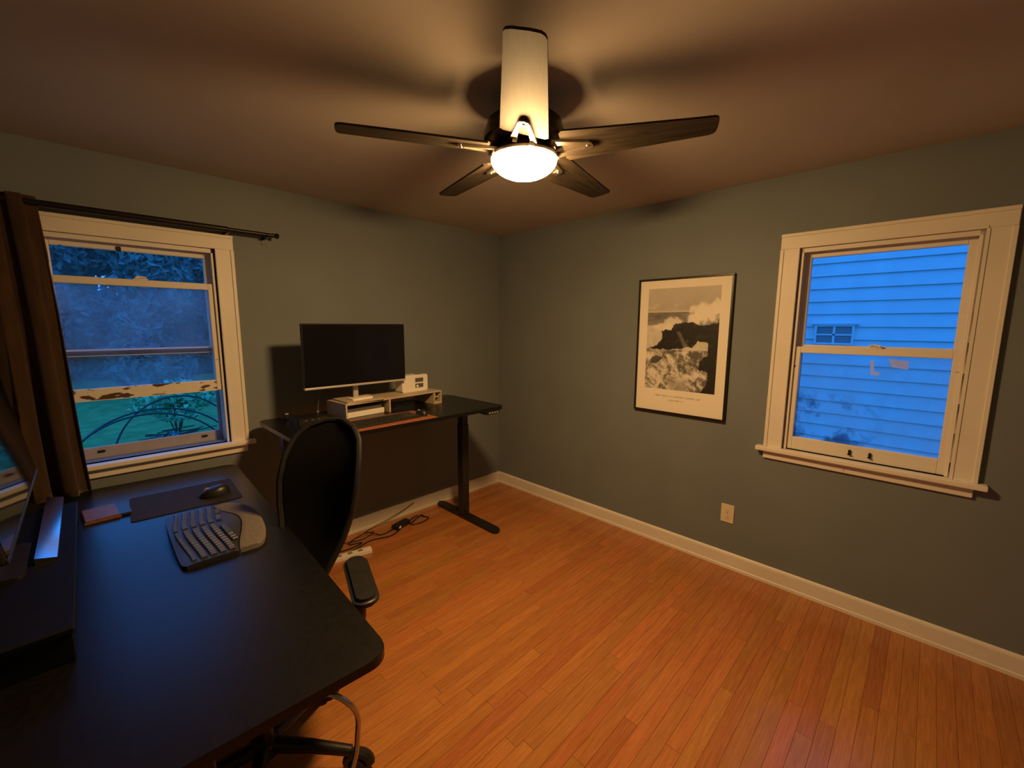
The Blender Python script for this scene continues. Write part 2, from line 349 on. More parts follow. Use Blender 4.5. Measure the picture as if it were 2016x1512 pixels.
# ================================================================ WINDOWS
# local frame: X along the wall (width), Y outwards, Z up; origin at floor under opening's lower X end
def frame_rect(bm, x0, x1, z0, z1, y0, y1, l, r, bt, tp, bev=.003):
    """four members of a sash: left/right stiles and bottom/top rails"""
    box(bm, (x0, y0, z0), (x0+l, y1, z1), bev); box(bm, (x1-r, y0, z0), (x1, y1, z1), bev)
    box(bm, (x0+l, y0, z0), (x1-r, y1, z0+bt), bev); box(bm, (x0+l, y0, z1-tp), (x1-r, y1, z1), bev)
    return bm
def make_window(name, loc, rz, Wd, label, low_z, up_z, low_glass, up_glass, storm):
    t = thing(name, label, 'window', loc, rz, kind='structure')
    z0, z1 = .875, 2.03; c = .088
    for x0, x1 in ((-c, 0.006), (Wd-.006, Wd+c)):
        bm = B(); box(bm, (x0, -.020, z0-.004), (x1, 0, z1+.001), .003)
        xi = x1-.012 if x0 < 0 else x0
        box(bm, (xi, -.024, z0), (xi+.012, -.02, z1), .001); xo = x0 if x0 < 0 else x1-.018
        box(bm, (xo, -.026, z0), (xo+.018, -.02, z1), .002)
        obj('side_casing', bm, M_TRIM, t)
    bm = B(); box(bm, (-c, -.020, z1), (Wd+c, 0, z1+c-.004), .003); box(bm, (-c, -.026, z1+c-.022), (Wd+c, -.02, z1+c-.004), .002); box(bm, (0, -.024, z1), (Wd, -.02, z1+.012), .001)
    obj('head_casing', bm, M_TRIM, t)
    bm = B(); box(bm, (-c-.038, -.052, z0-.026), (Wd+c+.032, 0, z0), .006, 2); box(bm, (.001, 0, z0-.026), (Wd-.001, .03, z0), .001); obj('stool', bm, M_TRIM, t)
    bm = B(); box(bm, (-c, -.018, z0-.075), (Wd+c-.01, 0, z0-.026), .004, 2); obj('apron', bm, M_SASH if name == 'window_2' else M_TRIM, t)
    bm = B()                                          # jamb liner with the two sash tracks
    for x0, x1, s in ((0, .012, 1), (Wd-.012, Wd, -1)):
        box(bm, (x0, 0.001, z0), (x1, .158, z1))
        for ya, yb in ((.001, .014), (.052, .060), (.098, .108)):
            xa = x0 if s > 0 else x0-.012; box(bm, (xa, ya, z0), (xa+.024, yb, z1), .001)
    box(bm, (.012, .001, z1-.012), (Wd-.012, .158, z1)); box(bm, (.012, .001, z1-.024), (Wd-.012, .014, z1-.012), .001)
    obj('jamb', bm, M_TRIM, t)
    bm = B(); box(bm, (.012, .03, z0-.03), (Wd-.012, .20, z0-.012), .002); obj('outer_sill', bm, M_SASH, t)
    g = .014
    lo_z0, lo_z1, lb, lt = low_z
    w1_ = name == 'window_1'
    ls = obj('lower_sash', frame_rect(B(), g, Wd-g, lo_z0, lo_z1, .016, .050, .036, .036, .002 if w1_ else lb, lt), M_SASH, t)
    if w1_:
        bm = B(); box(bm, (g+.036, .016, lo_z0), (Wd-g-.036, .050, lo_z0+lb), .003); obj('bottom_rail', bm, M_SASH_BAD, ls, label='bottom rail with badly peeling paint')
    bm = B(); box(bm, (g+.034, .031, lo_z0+lb-.003), (Wd-g-.034, .034, lo_z1-lt+.003)); obj('pane', bm, low_glass, ls)
    bm = B(); cx = Wd*.52; box(bm, (cx-.03, .022, lo_z1), (cx+.03, .046, lo_z1+.007), .002); tube(bm, smooth_path([(cx-.02, .030, lo_z1+.011), (cx, .040, lo_z1+.016), (cx+.025, .034, lo_z1+.012)], 4), .006, 6); obj('sash_lock', bm, M_TRIM, ls, True)
    if name == 'window_2':
        for dx in (.305, .39):
            bm = B(); xx = Wd-dx; box(bm, (xx-.006, .004, lo_z0+.028), (xx+.006, .018, lo_z0+.052), .002); box(bm, (xx-.008, 0.0, lo_z0+.024), (xx+.008, .008, lo_z0+.032), .002); obj('sash_lift', bm, M_BRONZE, ls)
    u0, u1, ub, ut = up_z
    us = obj('upper_sash', frame_rect(B(), g, Wd-g, u0, u1, .062, .096, .038, .038, .002 if w1_ else ub, ut), M_SASH if w1_ else M_TRIM, t)
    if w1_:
        bm = B(); box(bm, (g+.038, .0625, u0), (Wd-g-.038, .0955, u0+ub-.008), .002); obj('meeting_rail', bm, M_SHADEWOOD, us, label='weathered meeting rail with shade painted in')
        bm = B(); box(bm, (g+.038, .0625, u0+ub-.008), (Wd-g-.038, .0955, u0+ub), .002); obj('rail_highlight', bm, M_TRIM, us)  # pale strip painted in as the highlight on the rail's top edge
    bm = B(); box(bm, (g+.036, .077, u0+ub-.003), (Wd-g-.036, .080, u1-ut+.003)); obj('pane', bm, up_glass, us)
    if name == 'window_1':
        bm = B(); cx = Wd*.42; box(bm, (cx-.008, .050, u1-.045), (cx+.010, .063, u1-.020), .003); obj('hook', bm, M_BRONZE, us)
    # outside storm frame
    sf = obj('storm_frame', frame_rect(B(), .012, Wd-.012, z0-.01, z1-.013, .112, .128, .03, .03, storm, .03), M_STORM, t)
    if name == 'window_1':
        for dx in (.14, .60):
            bm = B(); cbox(bm, (dx, .108, z0+storm*.5), (.03, .01, .012), .003); obj('latch', bm, M_BRONZE, sf)
    return t
# left window: wall y = 0, outward +y
w1 = make_window('window_1', (W1[0], 0, 0), 0, W1[1]-W1[0], 'cream double hung window with its worn lower sash raised, beside the brown curtain',
    (1.20, 1.83, .062, .036), (1.428, 2.018, .034, .04), M_GLASS_HAZY, M_GLASS, .070)
# right window: wall x = 0, outward +x ; local X -> -y
w2 = make_window('window_2', (0, W2[1], 0), -PI/2, W2[1]-W2[0], 'cream closed double hung window facing the neighbouring house siding',
    (.8755, 1.482, .076, .036), (1.45, 2.018, .042, .038), M_GLASS_DIRTY, M_GLASS, .03)
# painted reflections, built as flat pale patches, on the lower pane of the right window
for pts, lab in (([(.36, 1.42), (.375, 1.42), (.378, 1.366), (.402, 1.358), (.404, 1.342), (.366, 1.345)], 'small white L shaped painted reflection on the lower pane'),
                 ([(.430, 1.432), (.508, 1.424), (.510, 1.382), (.446, 1.390)], 'white rectangular painted reflection on the lower pane')):
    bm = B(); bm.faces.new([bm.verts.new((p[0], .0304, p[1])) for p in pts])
    o = obj('reflection_patch', bm, M_REFLECT); o.matrix_world = Matrix.Translation((0, W2[1], 0)) @ Matrix.Rotation(-PI/2, 4, 'Z'); tag(o, lab, 'reflection')

# ================================================================ OUTSIDE
GZ = -.70
b = B(); box(b, (-40, -40, GZ-.3), (40, 60, GZ)); struct('ground', b, M_LAWN, 'green lawn outside the open window', 'lawn')
# neighbouring house: clapboards one by one
HX = 5.6
house = thing('neighbor_house', 'neighbouring house with white horizontal siding outside the right window', 'house', (HX, -4, GZ))
b = B(); box(b, (.03, -7.2, 0), (6, 7.2, 6.3)); obj('wall_core', b, M_SIDING, house)
EXP = .2; k0 = 1.597-GZ
b = B()
vv = [b.verts.new(p) for p in ((.03, -7.2, 0), (.03, 7.2, 0), (.008, -7.2, .008), (.008, 7.2, .008), (-.020, -7.2, 0), (-.020, 7.2, 0), (.012, -7.2, EXP+.004), (.012, 7.2, EXP+.004), (.03, -7.2, EXP+.004), (.03, 7.2, EXP+.004))]
for q in ((0, 1, 3, 2), (2, 3, 5, 4), (4, 5, 7, 6), (6, 7, 9, 8), (0, 8, 9, 1)): b.faces.new([vv[i] for i in q])
b.faces.new([vv[i] for i in (0, 2, 4, 6, 8)]); b.faces.new([vv[i] for i in (1, 3, 5, 7, 9)]); bmesh.ops.recalc_face_normals(b, faces=b.faces)
sid = obj('siding_board', b, M_SIDING, house); z = k0 % EXP; sid.location = (0, 0, z); z += EXP
while z < 6.2:
    dup(sid, house, (0, 0, z)); z += EXP
hw = thing('house_window', None, None, (-.02, 0, 0)); hw.parent = house
hy0, hy1, hz0, hz1 = 4-2.17, 4-1.66, 1.31-GZ, 1.63-GZ
fr = frame_rect(B(), hy0, hy1, hz0, hz1, -.03, .03, .03, .03, .03, .03)
box(fr, (hy0-.05, -.045, hz1), (hy1+.05, .03, hz1+.025))
R90 = Matrix(((0, 1, 0, 0), (1, 0, 0, 0), (0, 0, 1, 0), (0, 0, 0, 1)))
fr.transform(R90); obj('window_frame', fr, M_SIDING, hw)
ym, zm = (hy0+hy1)/2, (hz0+hz1)/2
b = B(); box(b, (-.02, ym-.015, hz0+.02), (.02, ym+.015, hz1-.02)); box(b, (-.02, hy0+.02, zm-.012), (.02, hy1-.02, zm+.012)); obj('muntin', b, M_SIDING, hw)
for ya, yb in ((hy0+.03, ym-.015), (ym+.015, hy1-.03)):
    for za, zb in ((hz0+.03, zm-.012), (zm+.012, hz1-.03)):
        b = B(); box(b, (-.004, ya, za), (.004, yb, zb)); obj('pane', b, M_FARGLASS, hw)
b = B(); box(b, (-.55, -7.6, 6.3), (6.3, 7.6, 6.5)); obj('eave', b, M_SIDING, house)
b = B()
pr = [(-.6, 6.5), (6.4, 6.5), (2.9, 8.6)]
a_ = [b.verts.new((p[0], -7.6, p[1])) for p in pr]; c_ = [b.verts.new((p[0], 7.6, p[1])) for p in pr]
b.faces.new(a_); b.faces.new(c_[::-1])
for i in range(3): b.faces.new((a_[i], c_[i], c_[(i+1) % 3], a_[(i+1) % 3]))
bmesh.ops.recalc_face_normals(b, faces=b.faces); obj('roof', b, M_ROOF, house)

def foliage(blobs, n, size, seed):
    """leaf quads scattered through ellipsoid clumps"""
    rng = random.Random(seed); bm = B(); tot = sum(bl[3]*bl[4] for bl in blobs)
    for (x, y, z, rx, rz_) in blobs:
        for _ in range(int(n*rx*rz_/tot)):
            d = Vector((rng.gauss(0, 1), rng.gauss(0, 1), rng.gauss(0, 1))).normalized()*rng.uniform(.55, 1.)**.5
            p = Vector((x+d.x*rx, y+d.y*rx, z+d.z*rz_)); s = size*rng.uniform(.6, 1.4)
            q = Quaternion((rng.gauss(0, 1), rng.gauss(0, 1), rng.gauss(0, 1), rng.gauss(0, 1))).normalized()
            v = [bm.verts.new(p+q @ Vector(c)) for c in ((-s, 0, 0), (0, -s*.5, s*.15), (s, 0, 0), (0, s*.5, s*.15))]
            bm.faces.new(v)
    return bm
def tree(x, y, h, r, seed, label):
    rng = random.Random(seed); t = thing('tree', label, 'tree', (x, y, GZ), 0, 'trees beyond the lawn')
    tr = B(); tube(tr, smooth_path([(0, 0, -.1), (.1, .05, h*.25), (-.05, .1, h*.5), (.08, 0, h*.8)], 4), .2, 8, rfun=lambda u: .22*(1-u*.8)); obj('trunk', tr, M_BARK, t, True)
    bl = []
    for i in range(18):
        a = rng.uniform(0, 2*PI); k = rng.uniform(.0, .95); rr = r*(1-.5*abs(k-.4))*rng.uniform(.1, .6)
        bl.append((rr*math.cos(a), rr*math.sin(a), h*(.10+.86*k), r*rng.uniform(.45, .6), h*.13*rng.uniform(.8, 1.3)))
    f = obj('crown', foliage(bl, 17000, .17, seed), M_LEAF, t); return t
for i_, (tx, ty, th_, tr_, lab_) in enumerate((
        (-4.6, 17.0, 6.2, 1.55, 'leafy dark tree filling the left side of the open window view'),
        (-1.1, 17.0, 6.0, 1.55, 'leafy dark tree in the middle of the open window view'),
        (2.4, 17.0, 6.3, 1.55, 'leafy dark tree at the right of the open window view'),
        (-6.6, 22.2, 7.2, 1.8, 'rear dark tree furthest left beyond the lawn'),
        (-2.7, 22.2, 7.4, 1.8, 'rear dark tree seen between the left and middle trees'),
        (1.3, 22.2, 7.3, 1.8, 'rear dark tree seen between the middle and right trees'),
        (5.3, 22.2, 7.2, 1.8, 'rear dark tree furthest right beyond the lawn'))):
    tree(tx, ty, th_, tr_, i_+1, lab_)
b_h = thing('hedge', 'long dark hedge closing the far end of the lawn', 'hedge', (-1.0, 26.5, GZ))
obj('leaves', foliage([(-11+1.1*k, .3*math.sin(k*2.1), 2.6+.5*math.sin(k*1.3)**2, 1.1, 3.3) for k in range(21)], 16000, .22, 77), M_LEAF, b_h)
bm = B()
for k in range(21): tube(bm, [(-11+1.1*k, 0, -.05), (-11+1.1*k, .05, 1.6)], .06, 6)
obj('stem', bm, M_BARK, b_h)['kind'] = 'stuff'
sh = thing('shrub', 'bright green leafy shrub on the lawn behind the garden hoops', 'shrub', (-1.72, 7.6, GZ))
bm = B()
for i in range(7):
    a = i*.9; tube(bm, [(0, 0, 0), (.10*math.cos(a), .10*math.sin(a), .35), (.25*math.cos(a), .25*math.sin(a), .75)], .010, 5)
obj('stem', bm, M_BARK, sh)
obj('leaves', foliage([(-.35, 0, .80, .34, .22), (.1, .1, .95, .36, .24), (.42, 0, .78, .30, .2), (0, -.1, .62, .42, .25)], 900, .07, 11), M_LEAF2, sh)
bp_ = thing('brush_pile', 'low dark brush pile lying on the lawn under the shrub', 'brush', (-1.78, 6.6, GZ))
rng = random.Random(5); bm = B()
for i in range(70):
    x = rng.gauss(0, .33); y = rng.gauss(0, .2); z = rng.uniform(.02, .34)*math.exp(-(x/.5)**2); a = rng.uniform(-.5, .5)
    d = Vector((math.cos(a), math.sin(a)*.5, rng.uniform(-.15, .2)))*rng.uniform(.15, .35); p = Vector((x, y, z+.05))
    tube(bm, [p-d, p+d], .010, 4)
obj('twigs', bm, M_BARK, bp_, label='dark tangled twigs')['kind'] = 'stuff'
obj('leaf_litter', foliage([(0, 0, .12, .5, .12), (-.2, 0, .2, .3, .12)], 260, .07, 12), M_LEAF, bp_)
for i, (x0, x1, y, zt, lab) in enumerate(((-3.32, -1.27, 5.5, .21, 'nearest thin dark garden hoop arching over the lawn'),
                                          (-3.28, -1.12, 5.56, .27, 'second thin dark garden hoop just behind the nearest'),
                                          (-2.75, -1.0, 5.9, .40, 'rearmost thin dark garden hoop beside the shrub'))):
    bm = B(); pts = [(x0+(x1-x0)*(.5-.5*math.cos(PI*k/28)), y, GZ-.03+(zt-GZ+.03)*math.sin(PI*k/28)) for k in range(29)]
    tube(bm, pts, .014, 6); tag(obj('garden_hoop', bm, M_HOOP, None, True), lab, 'hoop', 'garden hoops on the lawn')

# ================================================================ CEILING FAN
FX, FY = -1.63, -1.855
ZR, ZB = 2.226, 2.254           # light rim height, blade height
fan = thing('ceiling_fan', 'five blade dark ceiling fan with a lit frosted bowl light', 'ceiling fan', (FX, FY, 0))
b = B(); lathe(b, [(.0, RH), (.075, RH), (.078, RH-.012), (.062, RH-.045), (.035, RH-.055), (.0, RH-.055)], 40); obj('canopy', b, M_BRONZE, fan, True)
b = B(); lathe(b, [(0, 2.392), (.05, 2.392), (.10, 2.382), (.140, 2.352), (.154, 2.312), (.154, 2.288), (.130, 2.272), (.115, 2.266), (0, 2.266)], 48); obj('motor_housing', b, M_BRONZE, fan, True)
b = B(); lathe(b, [(0, 2.265), (.105, 2.265), (.118, 2.248), (.122, 2.231), (0, 2.231)], 48); obj('light_fitter', b, M_BRONZE, fan, True)
b = B(); lathe(b, [(.112, ZR+.010), (.124, ZR+.010), (.1285, ZR+.006), (.1285, ZR-.001), (.1265, ZR-.003), (.112, ZR-.001), (.112, ZR+.010)], 56); obj('light_ring', b, M_NICKEL, fan, True)
b = B(); prof = [(.126*math.cos(t), ZR-.004-.068*math.sin(t)) for t in [PI/2*k/12 for k in range(13)]]; prof[-1] = (0, ZR-.072); lathe(b, prof, 40); obj('glass_bowl', b, M_BOWL, fan, True, 'lit frosted glass bowl')
def blade_bm():
    """tapered blade, clipped root, rounded slightly slanted tip, pitch easing off towards the tip"""
    bm = B(); R0, R1 = .150, .672
    st = [(R0, -.072, .072), (R0+.012, -.086, .086)]
    for i in range(1, 15):
        u = i/15; h = .086*(1-u)+.052*u; st.append((R0+.012+(R1-.032-R0-.012)*u, -h, h))
    st += [(R1-.024, -.0525, .0515), (R1-.012, -.051, .046), (R1-.004, -.046, .036), (R1, -.032, .010)]
    prev = None
    for x, ya, yb in st:
        k = math.radians(6.0)*max(0., (x-R0)/(R1-R0)); ring = []
        for y, z in [(ya+(yb-ya)*j/6, .0035) for j in range(7)]+[(yb+(ya-yb)*j/6, -.0035) for j in range(7)]:
            ring.append(bm.verts.new((x, y*math.cos(k)-z*math.sin(k), y*math.sin(k)+z*math.cos(k))))
        if prev:
            for j in range(14): bm.faces.new((prev[j], prev[(j+1) % 14], ring[(j+1) % 14], ring[j]))
        else: bm.faces.new(ring)
        prev = ring
    bm.faces.new(prev[::-1]); bmesh.ops.recalc_face_normals(bm, faces=bm.faces); return bm
def bracket_bm():
    """V shaped blade iron under the blade root"""
    bm = B(); z0, z1 = -.0125, -.004
    for s in (-1, 1):
        prism(bm, [(.118, s*.050), (.118, s*.026), (.232, s*.012), (.246, s*.020)][::s], z0, z1)
    prism(bm, [(.232, -.013), (.246, -.021), (.258, -.014), (.263, 0), (.258, .014), (.246, .021), (.232, .013)], z0, z1)
    for y in (-.03, .03):
        prism(bm, [(.100, y-.008), (.130, y-.008), (.130, y+.008), (.100, y+.008)], z0-.012, z1)
    lathe(bm, [(0, -.016), (.005, -.015), (.006, -.0125), (0, -.0125)], 10, (.243, 0, 0))
    return bm
bl0 = obj('blade', blade_bm(), M_BLADE, fan, 30); br0 = obj('blade_bracket', bracket_bm(), M_NICKEL, fan, label='brushed metal V shaped bracket')
for i in range(5):
    a = math.radians(-136.7+72*i)
    rot = (Matrix.Rotation(a, 3, 'Z') @ Matrix.Rotation(math.radians(-12.5), 3, 'X')).to_euler()
    for o in (bl0, br0):
        c = o if i == 0 else dup(o, fan)
        c.location = (0, 0, ZB); c.rotation_euler = rot

# ================================================================ CURTAIN AND ROD
RZ, RYY = 2.137, -.088
rod = thing('curtain_rod', 'dark metal curtain rod above the open window', 'curtain rod', (0, 0, 0))
b = B(); tube(b, [(RX+.06, RYY, RZ), (-2.238, RYY, RZ)], .0150, 14); obj('outer_tube', b, M_ROD, rod, True)
b = B(); tube(b, [(-2.24, RYY, RZ), (-2.0, RYY, RZ)], .0115, 14); obj('inner_tube', b, M_ROD, rod, True)
b = B(); Mx = Matrix.Translation((-2.005, RYY, RZ)) @ Matrix.Rotation(PI/2, 4, 'Y'); lathe(b, [(0, 0), (.013, 0), (.013, .008), (.009, .011), (.015, .018), (.017, .027), (.012, .036), (0, .038)], 18, mx=Mx); obj('finial', b, M_ROD, rod, True)
for xx in (-2.238, -2.035):
    b = B(); box(b, (xx-.008, -.004, RZ-.045), (xx+.008, 0, RZ+.02), .001); box(b, (xx-.005, RYY-.004, RZ-.022), (xx+.005, -.003, RZ-.012), .001)
    tube(b, [(xx, RYY+.016*math.cos(t), RZ+.016*math.sin(t)) for t in [PI+PI*k/8 for k in range(9)]], .004, 6); obj('bracket', b, M_ROD, rod)
cur = thing('curtain', 'brown pleated curtain panel gathered at the left of the open window', 'curtain', (0, 0, 0))
def curtain_bm():
    bm = B(); NU, NV = 96, 40; grid = []
    for j in range(NV+1):
        v = j/NV; zz = 2.165-(2.165-.7575)*v; row = []
        for i in range(NU+1):
            u = i/NU; xr = -2.968+.060*v**1.1+.006*math.sin(v*5)     # right edge drifts inwards lower down
            xl = -3.40; x = xl+(xr-xl)*u
            A = .022+.012*v
            y = -.096 + A*math.sin(u*2*PI*4.3+.5*math.sin(v*3)+.6) + .006*math.sin(u*31+v*4)
            x += .010*math.sin(u*2*PI*10.6+1)
            y = min(y, -.060); row.append(bm.verts.new((x, y, zz)))
        grid.append(row)
    for j in range(NV):
        for i in range(NU): bm.faces.new((grid[j][i], grid[j][i+1], grid[j+1][i+1], grid[j+1][i]))
    return bm
co = obj('panel', curtain_bm(), M_CURTAIN, cur, 80); sm = co.modifiers.new('thickness', 'SOLIDIFY'); sm.thickness = .003

# ================================================================ FAR STANDING DESK
DZ = 1.0
dk = thing('standing_desk', 'tall black standing desk with T shaped legs in the room corner', 'desk', (0, 0, 0))
b = B(); prism(b, rrect(-2.165, -.80, -.70, -.095, .045), DZ-.024, DZ, bev=.002); obj('desktop', b, M_BLACKTOP, dk)
for xx in (-.768, -2.09):
    b = B(); box(b, (xx-.033, -.415, .03), (xx+.033, -.345, .80), .004); box(b, (xx-.029, -.411, .80), (xx+.029, -.349, DZ-.06), .003); obj('leg', b, M_BLACKMETAL, dk)
    b = B(); prism(b, rrect(xx-.036, -.80, xx+.036, -.03, .034), .006, .030, bev=.006); prism(b, rrect(xx-.022, -.79, xx+.022, -.72, .02), 0, .006); prism(b, rrect(xx-.022, -.11, xx+.022, -.04, .02), 0, .006); obj('foot', b, M_BLACKMETAL, dk)
    b = B(); box(b, (xx-.035, -.72, DZ-.06), (xx+.035, -.14, DZ-.024), .003); obj('top_bracket', b, M_BLACKMETAL, dk)
b = B(); box(b, (-2.055, -.395, DZ-.062), (-.803, -.365, DZ-.026), .002); obj('crossbeam', b, M_BLACKMETAL, dk)
b = B()
vv = [(-.99, -.80), (-.86, -.80), (-.86, -.72), (-.99, -.72)]
prism(b, [(-.995, DZ-.024), (-.862, DZ-.024), (-.868, DZ-.046), (-.985, DZ-.050)], -.80, -.70, Matrix(((1, 0, 0, 0), (0, 0, 1, 0), (0, 1, 0, 0), (0, 0, 0, 1))))
b2 = obj('control_panel', b, M_BLACKPL, dk); b2.location = (.11, -.004, 0)
b = B()
for k in range(4): cbox(b, (-.965+.025*k, -.8015, DZ-.037), (.016, .003, .008), .001)
k_ = obj('button', b, M_SILVER, b2); k_['kind'] = 'stuff'

# shelf riser on the desk (slightly turned)
sr = thing('desk_shelf', 'pale wood monitor riser shelf with open compartments on the standing desk', 'shelf', (-1.765, -.462, DZ), math.radians(5.2))
SW, SD, SH = .79, .24, .10; T = .012
b = B(); box(b, (0, 0, SH-T), (SW, SD, SH), .001); obj('top_board', b, M_SHELF, sr)
b = B(); box(b, (0, 0, 0), (T, SD, SH-T), .001); obj('side_panel', b, M_SHELF, sr)
b = B(); box(b, (.318, 0, 0), (.318+T, SD, SH-T), .001); obj('divider', b, M_SHELF, sr)
b = B(); box(b, (SW-.078, 0, 0), (SW-.078+T, SD, SH-T), .001); obj('divider', b, M_SHELF, sr)
b = B(); box(b, (SW-T, 0, 0), (SW, SD, SH-T), .001); obj('side_panel', b, M_SHELF, sr)
b = B(); box(b, (SW-.078+T, 0, 0), (SW-T, SD, T), .001); obj('bottom_board', b, M_SHELF, sr)
b = B(); box(b, (SW-.078+T, .02, .045), (SW-T, SD, .051), .001); obj('small_shelf', b, M_SHELF, sr)
def on_shelf(x, y, z): 
    c, s = math.cos(math.radians(5.2)), math.sin(math.radians(5.2)); return (-1.765+x*c-y*s, -.462+x*s+y*c, DZ+z)
# things in and on the shelf
t = thing('paper_stack', 'white stack of paper in the left shelf compartment', 'paper', on_shelf(.025, .03, 0), math.radians(5.2))
b = B(); box(b, (0, 0, .0), (.272, .19, .034), .002); obj('sheets', b, M_WHITE, t)
b = B(); box(b, (.002, .012, .034), (.262, .19, .060), .003); tag(obj('grey_tablet_case', b, M_GREYDARK), 'dark grey flat case lying on the white paper stack', 'case').location = on_shelf(.025, .03, 0)
bpy.data.objects['grey_tablet_case'].rotation_euler = (0, 0, math.radians(5.2))
t = thing('adhesive_roll', 'small pale roll in the right end cubby of the shelf', 'roll', on_shelf(SW-.045, .05, .051), 0)
b = B(); lathe(b, [(.006, 0), (.018, 0), (.019, .003), (.019, .021), (.018, .024), (.006, .024), (.006, 0)], 20); obj('ring', b, M_WHITE, t, True)
t = thing('ink_bottle', 'tiny dark bottle at the bottom of the end cubby', 'bottle', on_shelf(SW-.045, .05, T), 0)
b = B(); lathe(b, [(0, 0), (.014, 0), (.016, .004), (.016, .018), (.008, .022), (.008, .027), (0, .027)], 16); obj('body', b, M_BLACKPL, t, True)
# cream box-shaped appliance with two dark windows
ap = thing('desk_radio', 'cream boxy appliance with two dark display windows on the shelf', 'appliance', on_shelf(.50, .10, SH), math.radians(5.2))
mxz = Matrix(((1, 0, 0, 0), (0, 0, 1, 0), (0, 1, 0, 0), (0, 0, 0, 1)))
b = B(); prism(b, rrect(0, 0, .235, .125, .016), 0, .085, mxz); obj('shell', b, M_WHITE, ap)
b = B(); box(b, (.118, -.003, .070), (.192, .001, .100), .001); obj('display', b, M_GREYDARK, ap)
b = B(); box(b, (.118, -.003, .028), (.192, .001, .058), .001); d_ = obj('display', b, M_GREYDARK, ap)
b = B(); lathe(b, [(0, 0), (.010, 0), (.010, .004), (0, .005)], 16, mx=Matrix.Translation((.134, -.003, .040)) @ Matrix.Rotation(PI/2, 4, 'X')); obj('knob', b, M_WHITE, d_, True)
b = B(); box(b, (.150, .02, .1245), (.205, .06, .1275), .001); obj('top_button', b, M_GREYDARK, ap)
# monitor
mn = thing('monitor', 'wide black monitor with silver chin standing on the wood shelf', 'monitor', (-1.62, -.30, DZ+SH), math.radians(1.5))
mx0, mx1, mz0, mz1 = -.352, .352, .098, .502
tilt = Matrix.Translation((0, -.05, 0))
b = B(); box(b, (mx0, -.012, mz0+.014), (mx1, .012, mz1), .004, 1, tilt); box(b, (mx0+.12, .010, mz0+.08), (mx1-.12, .040, mz1-.08), .012, 2, tilt); obj('housing', b, M_BLACKPL, mn)
b = B(); box(b, (mx0+.006, -.0135, mz0+.016), (mx1-.006, -.012, mz1-.006), 0, 1, tilt); obj('screen', b, M_SCREEN2, mn)
b = B(); box(b, (mx0, -.016, mz0), (mx1, .012, mz0+.014), .004, 2, tilt); obj('chin', b, M_SILVER, mn, label='slim silver lower bezel')
b = B(); box(b, (-.018, -.005, .008), (.018, .012, .24), .004); obj('stand_neck', b, M_SILVER, mn)
b = B(); prism(b, rrect(-.135, -.155, .125, .065, .01), 0, .010, bev=.002); obj('stand_base', b, M_SHELF, mn, label='pale flat stand base')
t = thing('smartphone', 'small white slab lying on the monitor base', 'phone', (-1.63, -.385, DZ+SH+.010), math.radians(8))
b = B(); prism(b, rrect(-.075, -.035, .075, .035, .008), 0, .012, bev=.002); obj('body', b, M_WHITE, t)
# things on the far desk
b = B(); box(b, (-1.86, -.798, DZ), (-1.305, -.50, DZ+.003), .001); tag(obj('leather_mat', b, M_LEATHER), 'orange leather desk mat under the black keyboard', 'desk mat')
kb = thing('slim_keyboard', 'slim black keyboard on the orange leather mat', 'keyboard', (-1.625, -.665, DZ+.003), math.radians(2))
b = B(); box(b, (-.235, -.075, 0), (.235, .075, .012), .003); obj('base', b, M_BLACKPL, kb)
b = B()
for r_ in range(5):
    for c_ in range(16): cbox(b, (-.216+.0288*c_, -.054+.027*r_, .0145), (.025, .023, .005), .0)
obj('keys', b, M_KEYBASE, kb)['kind'] = 'stuff'
def mouse(name, label, loc, rz, L=.105, Wm=.062, Hm=.036, m=M_BLACKPL):
    t = thing(name, label, 'mouse', loc, rz); bm = B(); NU, NV = 20, 10; rows_ = []
    for j in range(NV+1):
        v = j/NV; row = []
        for i in range(NU):
            a = 2*PI*i/NU; rr = math.cos(v*PI/2)**.55
            x = L/2*math.cos(a)*rr*(1-.1*math.sin(a)**2); y = Wm/2*math.sin(a)*rr; row.append(bm.verts.new((x, y, Hm*math.sin(v*PI/2)*(1-.22*math.cos(a)*rr))) if j < NV else None)
        rows_.append(row)
    topv = bm.verts.new((0, 0, Hm))
    for j in range(NV-1):
        for i in range(NU): bm.faces.new((rows_[j][i], rows_[j][(i+1) % NU], rows_[j+1][(i+1) % NU], rows_[j+1][i]))
    for i in range(NU): bm.faces.new((rows_[NV-1][i], rows_[NV-1][(i+1) % NU], topv))
    bm.faces.new(rows_[0][::-1]); bmesh.ops.recalc_face_normals(bm, faces=bm.faces); obj('shell', bm, m, t, 60)
    bm = B(); tube(bm, [(L*.24+.010*math.cos(q), 0, Hm*.74+.008*math.sin(q)) for q in [2*PI*k/14 for k in range(14)]], .0035, 6, closed=True); obj('scroll_wheel', bm, M_SILVER, t, True)
    return t
mouse('computer_mouse', 'black mouse on the orange leather mat', (-1.355, -.68, DZ+.003), math.radians(95))
t = thing('docking_station', 'flat black dock at the left end of the standing desk', 'dock', (-1.93, -.30, DZ), math.radians(4))
b = B(); prism(b, rrect(-.10, -.07, .10, .07, .015), 0, .028, bev=.003); obj('body', b, M_BLACKPL, t)
b = B()
for k in range(3): cbox(b, (-.05+.04*k, -.0705, .014), (.016, .002, .007))
obj('port', b, M_GREYDARK, t)['kind'] = 'stuff'
t = thing('desk_gadget', 'small black round gadget with a pale highlight at the left desk end', 'gadget', (-2.02, -.17, DZ), 0)
b = B(); lathe(b, [(0, 0), (.034, 0), (.036, .006), (.034, .022), (.022, .030), (0, .032)], 24); obj('body', b, M_BLACKPL, t, True)
